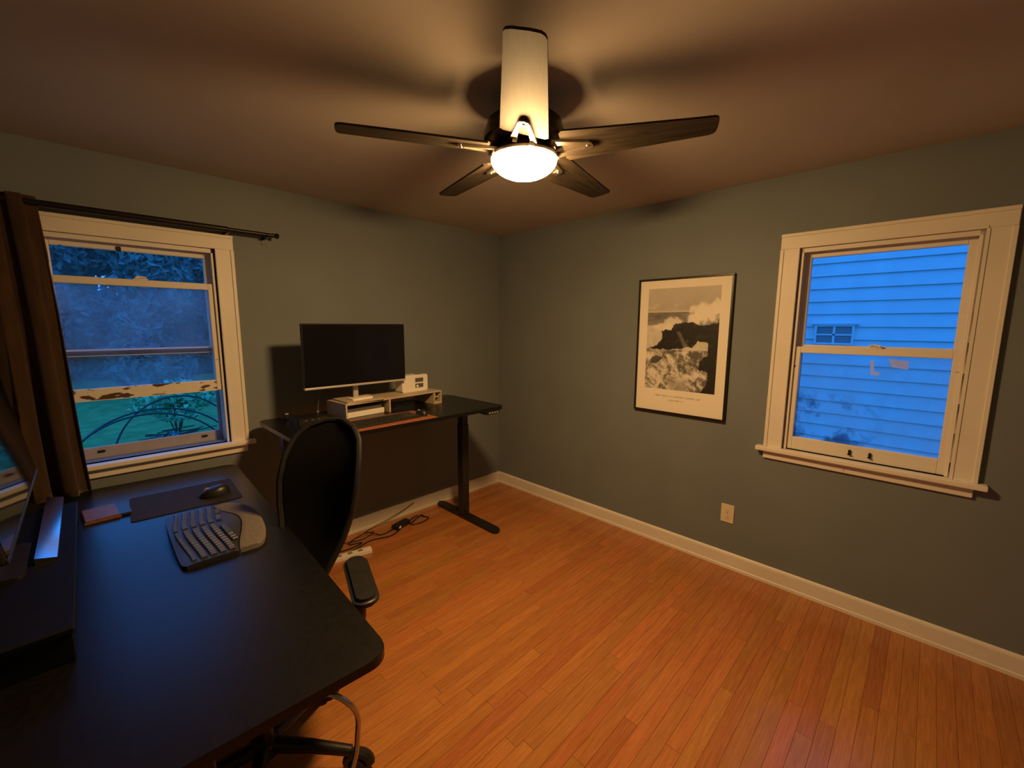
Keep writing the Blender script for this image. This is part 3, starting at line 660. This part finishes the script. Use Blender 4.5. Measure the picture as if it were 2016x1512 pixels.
b = B(); lathe(b, [(0, .031), (.012, .0305), (.011, .036), (0, .037)], 16); obj('cap', b, M_SILVER, t, True)
b = B(); tube(b, smooth_path([(-1.835, -.27, DZ+.19), (-1.84, -.235, DZ+.12), (-1.845, -.22, DZ+.05), (-1.85, -.22, DZ+.004)], 6), .0035, 8)
t = thing('monitor_cable', 'thin pale cable hanging behind the monitor', 'cable', (0, 0, 0)); obj('cord', b, M_GREYDARK, t, True)
b = B(); tube(b, [(-1.845, -.22, DZ+.036), (-1.849, -.22, DZ+.002)], .006, 8); obj('plug', b, M_SILVER, t, True)

# cables, adapter and power strip on the floor under the standing desk
t = thing('power_adapter', 'black power adapter brick on the floor by the baseboard', 'adapter', (-1.235, -.165, 0), math.radians(14))
b = B(); box(b, (-.075, -.032, 0), (.075, .032, .034), .006, 2); obj('brick', b, M_BLACKPL, t)
b = B(); box(b, (-.052, -.0325, .008), (-.030, -.030, .028), .001); obj('sticker', b, M_WHITE, t)
cb = [([(-1.16, -.15, .012), (-1.07, -.13, .02), (-1.0, -.20, .008), (-1.09, -.235, .008), (-1.17, -.20, .01), (-1.05, -.16, .03), (-1.02, -.17, .008)], 'black cord looped at the right of the adapter brick'),
      ([(-1.31, -.185, .015), (-1.42, -.19, .006), (-1.50, -.13, .03), (-1.60, -.11, .006), (-1.66, -.16, .006), (-1.58, -.20, .006), (-1.70, -.22, .006), (-1.86, -.18, .006)], 'black cord trailing left from the adapter brick'),
      ([(-1.27, -.215, .006), (-1.38, -.255, .006), (-1.52, -.215, .006), (-1.66, -.255, .006), (-1.84, -.27, .006)], 'black cord snaking nearest the white power strip'),
      ([(-1.03, -.030, .095), (-1.20, -.034, .045), (-1.38, -.048, .02), (-1.50, -.075, .006), (-1.44, -.105, .006), (-1.56, -.155, .006), (-1.72, -.10, .006)], 'thin cord running up along the baseboard')]
for pts, lab in cb:
    b = B(); tube(b, smooth_path(pts, 8), .0045 if 'thin' not in lab else .0028, 6); tag(obj('power_cord', b, M_CABLE, None, True), lab, 'cord', 'cords under the standing desk')  # loose power cords trailing around the adapter brick
t = thing('power_strip', 'white power strip on the oak floor behind the chair', 'power strip', (-1.75, -.315, 0), math.radians(-12))
b = B(); box(b, (-.17, -.026, 0), (.17, .026, .030), .004, 2); obj('body', b, M_WHITE, t)
for k in range(4):
    b = B(); box(b, (-.13+.07*k, -.014, .0295), (-.10+.07*k, .014, .0310), .001); obj('socket', b, M_SLOT, t)

# ================================================================ NEAR BLACK DESK (slightly turned)
NZ = .755
ang = math.radians(-2.6)
nd = thing('black_desk', 'long black desk in the foreground against the window wall', 'desk', (-2.302, -.085, 0), ang)
# local: origin at far right corner, X to the right, Y towards the wall
LN, DN = 2.03, .80
b = B(); prism(b, rrect(-DN, -LN, 0, 0, .055, 8), NZ-.026, NZ, bev=.003); obj('desktop', b, M_BLACKTOP, nd)
for yy in (-.25, -LN+.20):
    b = B(); box(b, (-.45, yy-.035, .03), (-.37, yy+.035, NZ-.06), .004); obj('leg', b, M_BLACKMETAL, nd)
    b = B(); prism(b, rrect(-.76, yy-.036, -.10, yy+.036, .034), 0, .03, bev=.006); obj('foot', b, M_BLACKMETAL, nd)
    b = B(); box(b, (-.72, yy-.03, NZ-.06), (-.10, yy+.03, NZ-.026), .003); obj('top_bracket', b, M_BLACKMETAL, nd)
b = B(); box(b, (-.425, -LN+.24, NZ-.062), (-.395, -.29, NZ-.028), .002); obj('crossbeam', b, M_BLACKMETAL, nd)
def on_desk(x, y, z=0):   # world from world-ish desk coordinates (already world)
    return (x, y, NZ+z)
# desk mat + mouse
b = B(); prism(b, rrect(-.205, -.165, .205, .165, .012), 0, .004, bev=.001)
o = tag(obj('mouse_mat', b, M_MATDARK), 'dark charcoal desk mat lying under the large mouse', 'desk mat'); o.location = (-2.602, -.530, NZ); o.rotation_euler = (0, 0, ang)
mouse('ergonomic_mouse', 'large black mouse on the charcoal desk mat', (-2.497, -.60, NZ+.004), math.radians(172), .125, .085, .048)
# split ergonomic keyboard
KR = PI/2+math.radians(-1)
ek = thing('ergonomic_keyboard', 'curved charcoal ergonomic keyboard with taupe palm rest', 'keyboard', (-2.573, -1.03, NZ), KR)
# local X = typist's right (+y world), Y = away from the typist (-x world)
def arch(x): return .016+.020*math.exp(-(x/.15)**2)
def wave(x): return .016*math.cos(x/.25*PI*.95)
def slab(bm, xs, yl, yh, base=.0, dz=0., zf=arch):
    prev = None
    for x in xs:
        a, c = yl(x), yh(x); n = 7; z = zf(x)+dz
        ring = [bm.verts.new((x, a, base))]+[bm.verts.new((x, a+(c-a)*k/n, z-(.004 if k in (0, n) else 0))) for k in range(n+1)]+[bm.verts.new((x, c, base))]
        if prev:
            for k in range(len(ring)-1): bm.faces.new((prev[k], prev[k+1], ring[k+1], ring[k]))
            bm.faces.new((prev[-1], prev[0], ring[0], ring[-1]))
        else: bm.faces.new(ring)
        prev = ring
    bm.faces.new(prev[::-1]); bmesh.ops.recalc_face_normals(bm, faces=bm.faces); return bm
xs = [-.262+.524*k/40 for k in range(41)]
endr = lambda x: .012*(max(0, abs(x)-.235)/.027)**2
yin = lambda x: -.035-.030*math.cos(x/.25*PI*.9)*.9-.02
yout = lambda x: -.152+.045*(abs(x)/.25)**3.0
b = B(); slab(b, xs, lambda x: yin(x)+.001, lambda x: .148-endr(x)-.008*(abs(x)/.26)**2); obj('shell', b, M_KEYBASE, ek, 50)
b = B(); slab(b, [x*.985 for x in xs], lambda x: yout(x)+endr(x), lambda x: yin(x)-.003, 0., .001); obj('palm_rest', b, M_PALM, ek, 50, 'soft taupe palm rest')
b = B(); box(b, (-.0085, -.0078, -.001), (.0085, .0078, .007)); bmesh.ops.bevel(b, geom=[e for e in b.edges if all(v.co.z > .005 for v in e.verts)], offset=.002, segments=1, affect='EDGES')
key0 = obj('key', b, M_KEY, ek); fk = True
for r_ in range(6):
    base_y = .122-.0285*r_
    cols = 25 if r_ < 5 else 22
    for c_ in range(cols):
        x = -.236+.472*c_/(cols-1)
        if r_ == 5 and 5 < c_ < 16:
            if c_ not in (7, 13): continue
        if abs(x) < .012 and r_ < 5: continue
        y = base_y+wave(x)*.75-.006
        if y < yin(x)+.012: continue
        o = key0 if fk else dup(key0, ek); fk = False
        sl = -.016*.75*PI*.95/.25*math.sin(x/.25*PI*.95); dz = (arch(x+.001)-arch(x-.001))/.002
        o.location = (x, y, arch(x)+.001); o.rotation_euler = (0, -math.atan(dz), math.atan(sl))
        o.scale = ((4.2 if r_ == 5 and c_ in (7, 13) else 1), (1.25 if r_ else .85), (1 if r_ else .8))
# brown leather folio with dark clasp
t = thing('leather_wallet', 'brown leather wallet with a dark clasp beside the desk mat', 'wallet', (-2.888, -.50, NZ), math.radians(4))
b = B(); box(b, (-.072, -.085, 0), (.045, .085, .010), .003, 2); box(b, (-.068, -.082, .010), (.040, .082, .017), .003, 2); obj('body', b, M_BROWNL, t)
b = B(); box(b, (.028, -.080, .0), (.082, .080, .013), .004, 2); obj('clasp_flap', b, M_BLACKPL, t, label='dark flap at the right end')
# monitor riser, slim bar and monitor at the left edge
t = thing('monitor_riser', 'low black riser at the left end of the foreground desk', 'riser', (-3.120, -1.03, NZ), 0)
b = B(); box(b, (-.145, -.56, .078), (.155, .50, .095), .003); obj('top_panel', b, M_RISER, t)
for yy in (-.54, .48):
    b = B(); box(b, (-.140, yy-.010, 0), (.150, yy+.010, .078), .002); obj('side_panel', b, M_RISER, t)
b = B(); box(b, (-.140, -.53, .0), (-.125, .47, .078), .001); obj('rear_panel', b, M_RISER, t)
t = thing('sound_bar', 'slim pale bar lying on the black riser under the screen', 'sound bar', (-3.030, -.79, NZ+.095), 0)
b = B(); prism(b, [(-.024, 0), (.024, 0), (.024, .011), (-.024, .023)], -.335, .335, Matrix(((1, 0, 0, 0), (0, 0, 1, 0), (0, 1, 0, 0), (0, 0, 0, 1)))); obj('body', b, M_PALE, t)
b = B(); box(b, (.0235, -.325, .002), (.0250, .325, .009)); obj('grille', b, M_BLACKPL, t)
t = thing('widescreen_monitor', 'glossy dark widescreen monitor cut by the left photo edge, reflecting the window', 'monitor', (-3.055, -.60, NZ+.095), 0)
# screen plane tilted back 8 degrees, far bottom corner near y = -.6
Mt = Matrix.Translation((0, 0, .175)) @ Matrix.Rotation(math.radians(-8.3), 4, 'Y')
b = B(); box(b, (-.030, -.92, 0), (-.004, 0, .42), .006, 2, Mt); box(b, (-.06, -.66, .10), (-.03, -.26, .30), .012, 2, Mt); obj('housing', b, M_BLACKPL, t)
b = B(); box(b, (-.004, -.912, .014), (-.0025, -.008, .412), 0, 1, Mt); obj('screen', b, M_SCREEN, t)
b = B(); box(b, (-.006, -.92, .0), (-.001, 0, .012), .001, 1, Mt); obj('chin', b, M_BLACKPL, t)
b = B(); box(b, (-.10, -.49, .010), (-.07, -.43, .42), .006); obj('stand_neck', b, M_BLACKPL, t)
b = B(); prism(b, rrect(-.195, -.60, -.015, -.32, .02), 0, .010, bev=.002); obj('stand_base', b, M_BLACKPL, t)

# braided cable falling from the desk edge
b = B(); tube(b, smooth_path([(-2.60, -2.02, .705), (-2.545, -2.085, .712), (-2.510, -2.108, .678), (-2.490, -2.106, .63), (-2.488, -2.10, .575), (-2.505, -2.10, .49), (-2.57, -2.09, .36), (-2.60, -2.06, .18), (-2.56, -2.03, .03), (-2.46, -2.06, .009), (-2.40, -2.18, .009)], 10), .0065, 10)
tag(obj('steel_cable', b, M_STEEL, None, True), 'shiny braided steel cable hanging from the near desk edge', 'cable')

# ================================================================ OFFICE CHAIR
FA = math.radians(214.8)          # facing direction
ch = thing('office_chair', 'black mesh back office chair pulled up to the foreground desk', 'chair', (-2.56, -1.48, 0), FA-PI/2)
# local: +Y = facing, X = chair's right
for i in range(5):
    a = math.radians(-45-math.degrees(FA-PI/2)+72*i); d = Vector((math.cos(a), math.sin(a), 0))
    b = B(); tube(b, [d*.02+Vector((0, 0, .105)), d*.16+Vector((0, 0, .098)), d*.305+Vector((0, 0, .078))], .02, 10, rfun=lambda u: .027-.009*u); lg = obj('base_leg', b, M_BLACKPL, ch, True)
    side = Vector((-d.y, d.x, 0))
    b = B()
    for s in (-1, 1):
        Mw = Matrix.Translation(d*.330+side*s*.014+Vector((0, 0, .029))) @ side.to_track_quat('Z', 'Y').to_matrix().to_4x4()
        lathe(b, [(0, -.009), (.025, -.009), (.029, -.005), (.029, .005), (.025, .009), (0, .009)], 20, mx=Mw)
    cs = obj('caster', b, M_BLACKPL, ch, True)
    b = B(); tube(b, [d*.330+Vector((0, 0, .05))+Vector((d.x*.040*math.cos(t), d.y*.040*math.cos(t), -.02+.040*math.sin(t))) for t in [PI*k/8 for k in range(9)]], .019, 8); tube(b, [d*.304+Vector((0, 0, .055)), d*.304+Vector((0, 0, .085))], .009, 8); obj('caster_hood', b, M_BLACKPL, cs, True)
b = B(); lathe(b, [(0, .075), (.045, .075), (.048, .085), (.042, .125), (.028, .135), (.028, .29), (.018, .292), (.018, .385), (0, .385)], 24); obj('gas_lift', b, M_BLACKPL, ch, True)
b = B(); box(b, (-.10, -.13, .380), (.10, .12, .415), .010, 2); tube(b, [(.08, .02, .395), (.22, .02, .39), (.25, .02, .385)], .006, 8); obj('tilt_mechanism', b, M_BLACKPL, ch)
b = B(); prism(b, rrect(-.245, -.215, .245, .255, .09, 8), .415, .490); bmesh.ops.bevel(b, geom=[e for e in b.edges if abs(e.verts[0].co.z-e.verts[1].co.z) < 1e-5], offset=.028, segments=4, affect='EDGES'); obj('seat', b, M_SEAT, ch, 50)
# backrest: outline of half widths along the height, reclined and curved
def back_pt(u, v):
    """u in -1..1 across, v in 0..1 up"""
    prof = [(0, .090), (.08, .108), (.22, .138), (.42, .168), (.58, .178), (.76, .172), (.88, .152), (.95, .118), (.985, .080), (1.0, .045)]
    for (v0, w0), (v1, w1_) in zip(prof, prof[1:]):
        if v <= v1 + 1e-9: hw_ = w0+(w1_-w0)*(v-v0)/(v1-v0); break
    y = -.273-.262*v-.020*math.sin(v*PI*2) + .040*(u*u)*(hw_/.18)
    return Vector((u*hw_, y, .600+.575*v))
b = B(); NV, NU = 26, 14; g = [[b.verts.new(back_pt(-1+2*i/NU, j/NV)) for i in range(NU+1)] for j in range(NV+1)]
for j in range(NV):
    for i in range(NU): b.faces.new((g[j][i], g[j][i+1], g[j+1][i+1], g[j+1][i]))
bk = obj('backrest', b, M_MESH, ch, 80, 'black mesh backrest'); md = bk.modifiers.new('thickness', 'SOLIDIFY'); md.thickness = .006; md.offset = 0
loop = [back_pt(1, j/NV) for j in range(NV+1)]+[back_pt(1-2*i/NU, 1) for i in range(1, NU)]+[back_pt(-1, 1-j/NV) for j in range(NV+1)]+[back_pt(-1+2*i/NU, 0) for i in range(1, NU)]
b = B(); tube(b, loop, .013, 8, closed=True); obj('back_frame', b, M_BLACKPL, ch, True)
b = B(); tube(b, smooth_path([(0, -.10, .400), (0, -.24, .400), (0, -.300, .45), (0, -.330, .56), (0, -.38, .72)], 6), .030, 10, rfun=lambda u: .034-.012*u); obj('back_bracket', b, M_BLACKPL, ch, True)
for s in (-1, 1):
    b = B(); tube(b, smooth_path([(s*.16, -.06, .405), (s*.25, -.12, .415), (s*.278, -.18, .48), (s*.278, -.20, .625)], 6), .022, 10); ar = obj('arm_post', b, M_BLACKPL, ch, True)
    b = B(); prism(b, rrect(-.046, -.165, .046, .165, .044, 8), .625, .660); bmesh.ops.bevel(b, geom=[e for e in b.edges if abs(e.verts[0].co.z-e.verts[1].co.z) < 1e-5], offset=.013, segments=3, affect='EDGES')
    pd = obj('arm_pad', b, M_BLACKPL, ch, 50); pd.location = (s*.278, -.204, 0); pd.rotation_euler = (0, 0, -s*math.radians(38))

# ================================================================ POSTER AND OUTLET
ps = thing('framed_poster', 'framed black and white poster of waves breaking on dark rocks', 'poster', (0, -1.815, 1.452), -PI/2)
# local X -> -y (to the right as seen), Y -> outward of room (into wall +x), Z up
PWd, PHt, FT = .638, .940, .012
for nm, lo, hi in (('frame_bar', (-PWd/2, -.028, PHt/2-FT), (PWd/2, -.002, PHt/2)), ('frame_bar', (-PWd/2, -.028, -PHt/2), (PWd/2, -.002, -PHt/2+FT)),
                   ('frame_bar', (-PWd/2, -.028, -PHt/2+FT), (-PWd/2+FT, -.002, PHt/2-FT)), ('frame_bar', (PWd/2-FT, -.028, -PHt/2+FT), (PWd/2, -.002, PHt/2-FT))):
    b = B(); box(b, lo, hi, .0015); obj(nm, b, M_FRAME, ps)
b = B(); box(b, (-PWd/2+FT-.001, -.016, -PHt/2+FT-.001), (PWd/2-FT+.001, -.004, PHt/2-FT+.001)); sheet = obj('paper_sheet', b, M_PAPER, ps)
# the printed photograph: a flat grid coloured by a procedural seascape
def fbm(x, y, o=5):
    s, a, f = 0, .5, 1
    for _ in range(o): s += a*noise.noise((x*f, y*f, 3.7)); a *= .55; f *= 2.05
    return s
def lerp(a, b_, t): return a+(b_-a)*max(0, min(1, t))
def sst(a, b_, x):
    t = max(0, min(1, (x-a)/(b_-a))); return t*t*(3-2*t)
def poly_in(x, y, P):
    c = False; j = len(P)-1
    for i in range(len(P)):
        if (P[i][1] > y) != (P[j][1] > y) and x < (P[j][0]-P[i][0])*(y-P[i][1])/(P[j][1]-P[i][1])+P[i][0]: c = not c
        j = i
    return c
ROCK = [(.02, .595), (.15, .560), (.24, .490), (.22, .415), (.27, .405), (.36, .405), (.42, .350), (.55, .335), (.64, .330), (.76, .365), (1.01, .335), (1.01, 1.01), (.80, 1.01), (.84, .965), (.88, .93), (.89, .80), (.76, .775), (.78, .70), (.88, .63), (.87, .52), (.74, .51), (.68, .575), (.60, .565), (.50, .585), (.36, .600), (.20, .595)]
ROCK2 = [(.06, .735), (.10, .675), (.18, .665), (.27, .69), (.17, .735), (.10, .752)]
def tone(u, v):
    n = fbm(u*5, v*6); n2 = fbm(u*16+4, v*18); n3 = fbm(u*40, v*44, 3)
    if v < .235:                                   # hazy sky with low cloud streaks
        t = .52-.10*v/.235+.07*n
        t += .10*sst(.13, .17, v)*(1-sst(.19, .215, v))*sst(-.1, .25, fbm(u*6, v*26))
        t = lerp(t, .66, sst(.205, .235, v)*.7)
    elif v < .36: t = .17+.10*n+.13*fbm(u*8, v*60)+.10*(v-.235)/.125    # open sea
    else: t = .60+.16*n2+.10*n3                                     # churned pale water
    # spray above the ledge
    for cx, cy, rx, ry, st in ((.78, .255, .20, .105, 1.), (.95, .225, .13, .11, 1.), (.68, .31, .12, .07, .9), (.38, .33, .15, .055, .8), (.26, .375, .20, .045, .75)):
        d = ((u-cx)/rx)**2+((v-cy)/ry)**2+n2*1.1
        t = lerp(t, .80+.10*n2, st*(1-sst(.35, 1.05, d)))
    if v > .60:                                    # swirling foam
        f = fbm(u*9+2*n, v*15+2*n); t = .40+1.35*f+.45*n3+.15*n; t = max(.12, min(.72, t))
        t = lerp(t, .36+.15*n3, sst(.84, .95, v)*sst(.30, .42, u)*(1-sst(.55, .68, u))*.8)
    wu, wv = u+.018*n2+.010*n3, v+.016*n2+.008*n3
    if poly_in(wu, wv, ROCK):
        t = .015+.05*max(0, n2)+.035*max(0, n3)
        st = abs((u-.50)-(v-.47)*.75)
        if .42 < v < .58 and .38 < u < .7: t += .10*(1-sst(.01, .04, st+.02*n2))
        if .50 < v < .575 and .52 < u < .68: t += .07*sst(0, .2, n2+.1)
    elif poly_in(wu, wv, ROCK2): t = .08+.06*max(0, n2)
    return max(.02, min(.86, t))
NX, NY = 110, 156; px0, px1, pz0, pz1 = -.245, .245, -.300, .402
me = bpy.data.meshes.new('printed_photo')
vs_ = [(px0+(px1-px0)*i/NX, -.0163, pz1+(pz0-pz1)*j/NY) for j in range(NY+1) for i in range(NX+1)]
fs_ = [(j*(NX+1)+i, (j+1)*(NX+1)+i, (j+1)*(NX+1)+i+1, j*(NX+1)+i+1) for j in range(NY) for i in range(NX)]
me.from_pydata(vs_, [], fs_); ca = me.color_attributes.new('tone', 'FLOAT_COLOR', 'POINT')
for j in range(NY+1):
    for i in range(NX+1):
        t = tone(i/NX, j/NY); ca.data[j*(NX+1)+i].color = (t*.98, t*.92, t*.82, 1)
M_PRINT = mat('seascape_print', (.5, .5, .5), .5, spec=.3)
an = nn(M_PRINT, 'ShaderNodeAttribute'); an.attribute_name = 'tone'; lk(M_PRINT, an.outputs['Color'], bsdf(M_PRINT).inputs['Base Color'])
me.materials.append(M_PRINT); o = bpy.data.objects.new('printed_photo', me); COL.objects.link(o); o.parent = sheet; o['label'] = 'monochrome seascape print with dark rocks and foam'
# two lines of tiny caption lettering, unreadable in the photograph
b = B(); rng = random.Random(3)
def caption(z, x0, words, h, wd):
    x = x0
    for nlet in words:
        for _ in range(nlet):
            k = rng.choice('IHLEO'); s = .0014
            box(b, (x, -.0166, z), (x+s, -.0163, z+h))
            if k in 'HO': box(b, (x+wd*.62, -.0166, z), (x+wd*.62+s, -.0163, z+h))
            if k in 'LEO': box(b, (x, -.0166, z), (x+wd*.7, -.0163, z+s))
            if k in 'EO': box(b, (x, -.0166, z+h-s), (x+wd*.7, -.0163, z+h))
            if k in 'HE': box(b, (x, -.0166, z+h/2), (x+wd*.62, -.0163, z+h/2+s))
            x += wd
        x += wd*.8
caption(-.352, -.160, (5, 5, 3, 6, 1, 11), .0095, .0092)
caption(-.378, -.065, (6, 9), .0065, .0068)
obj('caption_lettering', b, M_INK, sheet)['kind'] = 'stuff'

ou = thing('wall_outlet', 'almond electrical outlet plate low on the right wall', 'outlet', (0, -2.19, .373), -PI/2)
b = B(); box(b, (-.040, -.006, -.062), (.040, 0, .062), .003, 2); pl = obj('cover_plate', b, M_PLATE, ou)
for s in (-1, 1):
    b = B(); prism(b, rrect(-.017, s*.020-.0145, .017, s*.020+.0145, .010), 0, .0025, Matrix(((1, 0, 0, 0), (0, 0, -1, -.0055), (0, 1, 0, 0), (0, 0, 0, 1)))); rc = obj('receptacle', b, M_PLATE, ou)
    b = B()
    for xx in (-.007, .007): cbox(b, (xx, -.0082, s*.020+.003), (.0022, .001, .008))
    cbox(b, (0, -.0082, s*.020-.008), (.005, .001, .005)); obj('slot', b, M_SLOT, rc)
b = B(); lathe(b, [(0, -.001), (.003, 0), (.003, .001), (0, .0015)], 10, mx=Matrix.Translation((0, -.006, 0)) @ Matrix.Rotation(PI/2, 4, 'X')); obj('screw', b, M_SLOT, ou)
